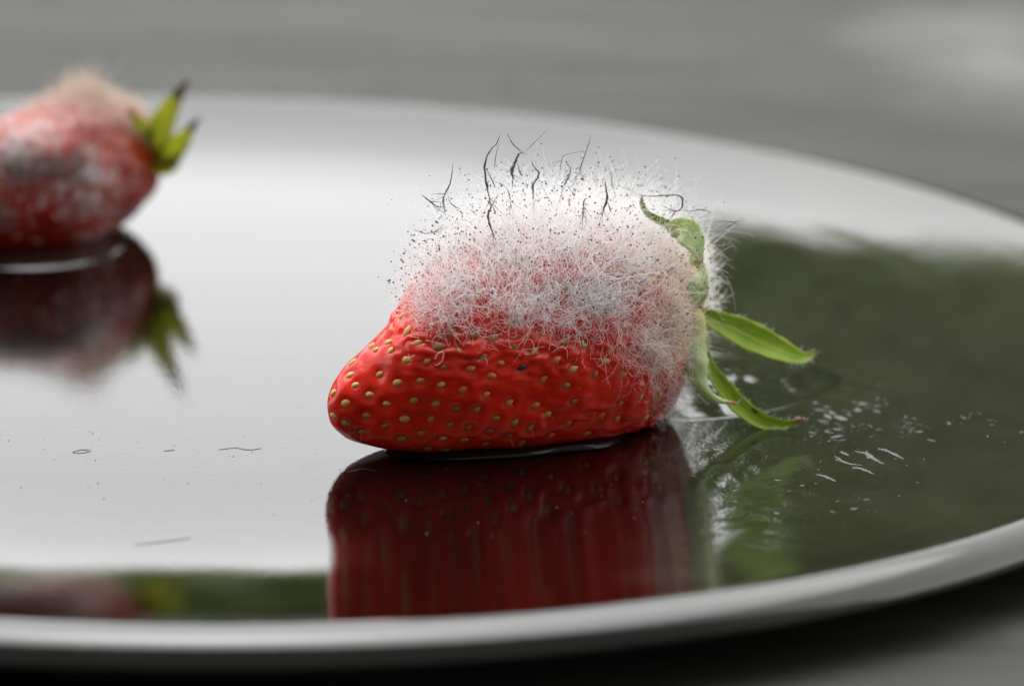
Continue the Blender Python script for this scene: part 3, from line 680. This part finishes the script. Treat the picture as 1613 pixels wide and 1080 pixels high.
# ---- the far fruit
YB = on_floor(95, 371).y
def df(x): return YB + (x - 90) / 13.0 * MM * 0.5
def place_far(x, y): return at(x, y, df(x))
SB = [(-190, 300, 302), (-186, 270, 330), (-170, 240, 358), (-130, 212, 385), (-70, 196, 402), (-10, 184, 411), (50, 170, 413), (100, 162, 409), (145, 158, 396), (185, 163, 370), (215, 178, 340),
      (236, 198, 315), (248, 222, 292), (251, 245, 265), (251, 253, 258)]
Vb, BX, BC, BH = fruit_surface(SB, place_far, 1.22, 150, 180)
Nb = normals(Vb); cb = Vb.mean(axis=1, keepdims=True); Nb *= np.sign(((Vb - cb) * Nb).sum(axis=2).mean())
lb = np.array([[noise.noise(Vector(p * 160)) * 0.0006 + noise.noise(Vector(p * 480)) * 0.0002 for p in row] for row in Vb]); Vb = Vb + Nb * lb[..., None]
Vb[..., 2] = soft_floor(Vb[..., 2], 0.0002)
far_root = empty('strawberry', on_floor(60, 408))
tag(far_root, 'blurred red strawberry with grey mould patches and yellow-green sepals, beside the sharp one', 'strawberry')
n1, n2 = Vb.shape[:2]
seeds_b = []
for k in range(300):
    i = int(4 + (n1 - 20) * (k + .5) / 300); j = int((k * 0.6180339887 % 1) * n2); p = Vector(Vb[i, j])
    if p.z > 0.0015 and all((p - q[0]).length > 0.0027 for q in seeds_b): seeds_b.append((p, Vector(Nb[i, j]), random.choice([1, 1, 2])))
fb = Vb.reshape(-1, 3).copy(); nb_ = Nb.reshape(-1, 3); db = np.zeros(len(fb))
for p, n, k in seeds_b:
    dd = np.linalg.norm(fb - np.array(p), axis=1) / MM; db += MM * (-0.3 * np.exp(-(dd / 0.65) ** 2))
fb += nb_ * db[:, None]; fb[:, 2] = np.maximum(fb[:, 2], 0.00012)
me = mesh_np('fruit', fb, grid_faces(n1, n2) + [tuple(range(n2))[::-1], tuple((n1 - 1) * n2 + j for j in range(n2))])
bgx, bgy = to_px(fb); add_attr(me, 'rot', np.clip((330 - bgy) / 160, 0, 1) * 0.3); add_attr(me, 'calyx_end', np.clip((bgx - 225) / 30, 0, 1) * 0.15)
link('fruit', me, M_FRUIT2, far_root); put_seeds(seeds_b, far_root, (1, 0, 0.3), 0.95)
def wb(pts, dep): return [at(x, y, df(min(x, 262)) + d * MM) for (x, y), d in zip(pts, dep)]
sepal('sepal', wb([(238,250),(244,222),(258,190),(276,158),(296,124)], [-2,-4,-5,-6,-6]), [1.8,3.0,3.1,1.9,0.12], M_LEAF_YEL, far_root, (0.3,-1,0.3), 0.12, 0.9, 'yellow-green sepal with a brown tip, pointing up')
sepal('sepal', wb([(244,258),(262,246),(282,226),(298,206),(316,184)], [-2,-4,-5,-5,-4]), [1.8,2.9,2.6,1.5,0.12], M_LEAF_YEL, far_root, (0.1,-1,0.3), 0.12, -0.9, 'yellow-green sepal with a dark brown tip, leaning right')
sepal('sepal', wb([(240,258),(256,250),(270,232),(276,212)], [0,0,1,2]), [1.4,2.6,2.6,0.3], M_LEAF_PALE, far_root, (0.3,-1,0.2), 0.2, 0, 'pale sepal between the two brown tipped ones')
sepal('sepal', wb([(246,232),(228,206),(214,188),(204,170)], [-2,-4,-4,-3]), [1.3,1.8,1.3,0.2], M_LEAF_YEL, far_root, (-0.1,-1,0.4), 0.2, 0, 'yellowish sepal lying back on the fruit')
sepal('sepal', wb([(240,262),(254,262),(268,256),(280,246),(288,250)], [-1,-3,-4,-4,-4]), [1.4,2.4,2.2,1.3,0.15], M_LEAF_YEL, far_root, (0.2,-1,0.1), -0.15, 0.5, 'short yellow sepal curling under the two pointed ones')
RB = np.random.default_rng(5); areab = np.linalg.norm(np.cross(np.gradient(Vb, axis=0), np.gradient(Vb, axis=1)), axis=2).ravel()
vb0 = Vb.reshape(-1, 3); px_, py_ = to_px(vb0); front = np.clip(-nb_[:, 1] + 0.25, 0, 1)
pn = np.array([noise.noise(Vector(p * 260 + 3)) + 0.9 * noise.noise(Vector(p * 800)) for p in vb0])
def gauss(cx_, cy_, sx, sy): return np.exp(-((px_ - cx_) / sx) ** 2 - ((py_ - cy_) / sy) ** 2)
whiteW = (gauss(20, 235, 75, 45) + 0.8 * gauss(110, 270, 55, 55) + 0.5 * gauss(150, 320, 25, 45) + 0.35 * gauss(60, 180, 90, 25) + .5 * gauss(-80, 260, 70, 60)) * np.clip(0.3 + 2.4 * pn, 0.02, 1) * front
greyW = (gauss(45, 265, 60, 28) + 0.8 * gauss(125, 265, 22, 25) + .6 * gauss(0, 330, 25, 20)) * front
def pickb(wt, n): p = areab * wt; return RB.choice(len(p), n, p=p / p.sum())
hw, hg, htn = [], [], []
for k in pickb(whiteW, 1350): hw.append(grow(vb0[k], nb_[k] * .6 + RB.normal(size=3) * .6, MM * RB.uniform(.6, 2.2), 7, .35, RB, 0, .000026, .6))
for k in pickb(greyW, 1100): hg.append(grow(vb0[k], nb_[k] * .7 + RB.normal(size=3) * .5, MM * RB.uniform(.5, 1.8), 6, .3, RB, 0, .00003, .6))
for k in pickb((gauss(140, 165, 70, 22) + .8 * gauss(190, 190, 40, 30)), 1300):
    htn.append(grow(vb0[k], nb_[k] * .6 + np.array([-.25, 0, .7]) + RB.normal(size=3) * .35, MM * RB.uniform(1.2, 3.6) * np.interp(px_[k], [60, 120, 200], [.6, 1.1, .7]), 8, .3, RB, 0, .000028, .5))
for k in range(160):
    htn.append(grow(np.array(at(150 + RB.normal() * 16, 165 + RB.normal() * 8, df(150))), np.array([-.55, 0, 1]) + RB.normal(size=3) * .22, MM * RB.uniform(3, 5.6), 8, .16, RB, 0, .00003, .5))
hair_object('mould_coat', hw, M_HAIR, far_root); hair_object('sooty_hairs', hg, M_HAIR_GREY, far_root); hair_object('mould_tuft', htn, M_HAIR_TAN, far_root)

# ------------------------------------------------------------------ liquid and marks on the glaze
def puddle(name, outline, hmax, mat, label, cat, ripple=0.0, seed=0, n=90, rings=22, power=0.55):
    """a shallow pool: outline in photo pixels projected onto the plate floor"""
    P = catmull(outline + outline[:1], n + 1)[:-1]; W = np.array([on_floor(x, y) for x, y in P]); c = W.mean(0); V = []
    for i in range(rings + 1):
        u = i / rings
        for j in range(n):
            p = c + (W[j] - c) * max(u, 0.002); z = hmax * (1 - u ** 2.5) ** power if u < 1 else 0
            z += ripple * fbm((p[0] * 230 + seed, p[1] * 100, seed)) * (1 - u ** 2) ** 1.5; V.append((p[0], p[1], max(z, 0.0) + (0.000012 if i < rings else -0.00002) + plate_z(p[0], p[1])))
    Fc = grid_faces(rings + 1, n)            # the outermost ring dips just below the glaze, so the pool meets it at its own angle
    Fc.append(tuple(range(n)))
    me = mesh_np(name, V, Fc); bm = bmesh.new(); bm.from_mesh(me); bmesh.ops.recalc_face_normals(bm, faces=bm.faces); bm.to_mesh(me); bm.free()
    return tag(link(name, me, mat), label, cat)
puddle('juice_puddle', [(604,712),(628,721),(690,724),(760,722),(830,718),(880,711),(940,706),(972,697),(985,680),(950,650),(850,640),(720,655),(620,690)], 0.0011, M_JUICE,
       'dark rim of juice pooled under the sharply focused strawberry', 'juice', 0, 1, power=0.5)
puddle('juice_puddle', [(-80,415),(0,424),(60,425),(120,420),(175,404),(205,380),(200,360),(120,352),(0,356),(-90,375)], 0.0010, M_JUICE, 'dark rim of juice pooled under the blurred strawberry at left', 'juice', 0, 4)
puddle('juice_film', [(1010,650),(1060,664),(1120,662),(1180,655),(1250,640),(1310,618),(1330,596),(1290,578),(1200,568),(1110,566),(1030,590),(1000,620)], 0.00005, M_WATER,
       'rippled wet juice film spreading on the plate behind the long green sepals', 'juice', 0.00022, 9, power=1.3)

def flat_patch(ac, P, W, hgt, jag, rg):
    """thin raised smear on the glaze following the floor points P (world xy), widths in metres"""
    P = np.asarray(P, float)[:, :2]; T = np.gradient(P, axis=0); T /= np.linalg.norm(T, axis=1)[:, None] + 1e-12; S = np.c_[-T[:, 1], T[:, 0]]
    V = []; n = len(P)
    for i in range(n):
        a = W[i] * (1 + jag * rg.normal()); b = W[i] * (1 + jag * rg.normal()); z = hgt * (0.6 + 0.8 * rg.random())
        for q, zz in ((-a, 0.00003), (-a * 0.45, z), (b * 0.45, z * (0.5 + rg.random())), (b, 0.00003)): V.append((*(P[i] + S[i] * q), zz + plate_z(*(P[i] + S[i] * q))))
    Fc = [(i * 4 + j, i * 4 + j + 1, i * 4 + 5 + j, i * 4 + 4 + j) for i in range(n - 1) for j in range(3)]
    ac.add(V, Fc)
RP = np.random.default_rng(3)
c7 = lambda x, y: (980 + x / 1.46, 340 + y / 1.46)
ac = Acc()
for pts, wpx in ([((488,560),(515,578),(552,586)), 3.5], [((533,549),(560,556),(582,574),(602,585)), 4], [((588,545),(612,553),(646,575)), 4.5], [((528,590),(550,595),(579,611)), 4.5],
                 [((444,604),(466,610),(491,625)), 3.5], [((700,528),(722,535)), 2.5], [((560,548),(566,570)), 2.5], [((500,548),(522,560)), 3]):
    q = catmull([c7(*p) for p in pts], 14); P = [on_floor(*p) for p in q]; u = np.linspace(0, 1, 14)
    flat_patch(ac, P, wpx / PXMM * MM * 0.6 * (0.35 + np.sin(np.pi * u) ** 0.6), 0.00006, 0.4, RP)
for cx_, cy_, sx, sy, n_ in ((470,492,34,22,70), (575,438,22,12,26), (655,490,22,12,26), (540,470,40,30,30), (800,490,60,20,22), (520,640,120,60,26), (330,640,80,60,12)):
    for k in range(n_):
        x, y = c7(cx_ + RP.normal() * sx, cy_ + RP.normal() * sy); L = RP.exponential(2.2) + 0.7; an = RP.normal() * 0.5 + 0.35
        P = [on_floor(x + t * L * math.cos(an), y + t * L * 0.5 * math.sin(an)) for t in np.linspace(-1, 1, 5)]
        flat_patch(ac, P, L * 0.5 / PXMM * MM * np.array([0.2, 0.8, 1, 0.7, 0.15]) * RP.uniform(.4, 1.4), 0.00005, 0.35, RP)
tag(link('dried_residue', ac.mesh('dried_residue'), M_RESIDUE), 'whitish dried juice flakes on the plate right of the strawberry', kind='stuff')
ac = Acc()
for pts in ([(114,712),(128,708),(141,709),(130,713),(115,713)], [(345,708),(370,705),(392,708),(411,706)], [(212,863),(250,858),(285,853),(300,850)], [(258,710),(275,708)], [(540,745),(570,738),(590,742)]):
    q = catmull(pts, 20); P = [on_floor(*p) for p in q]; flat_patch(ac, P, np.full(20, 0.00013) * (0.3 + np.sin(np.pi * np.linspace(0, 1, 20))), 0.0000035, 0.12, RP)
tag(link('water_marks', ac.mesh('water_marks'), M_WATER), 'faint dried drip lines on the mirroring plate left of the strawberry', kind='stuff')
ac = Acc()
for k in range(190):
    x, y = RP.uniform(0, 1600), RP.uniform(640, 860); p = on_floor(x, y); pz = plate_z(p.x, p.y)
    if 560 < x < 1100 and y < 760: continue
    r = 0.00003 * (1 + RP.exponential(0.6)); n6 = 6
    V_ = [(p.x + r * math.cos(t) * RP.uniform(.7, 1.3), p.y + r * math.sin(t), pz + 0.00003) for t in np.linspace(0, 2 * math.pi, n6, endpoint=False)] + [(p.x, p.y, pz + 0.00003 + r * 0.9)]
    ac.add(V_, [(j, (j + 1) % n6, n6) for j in range(n6)])
tag(link('dust_specks', ac.mesh('dust_specks'), M_RESIDUE), 'tiny dust specks scattered over the plate', kind='stuff')
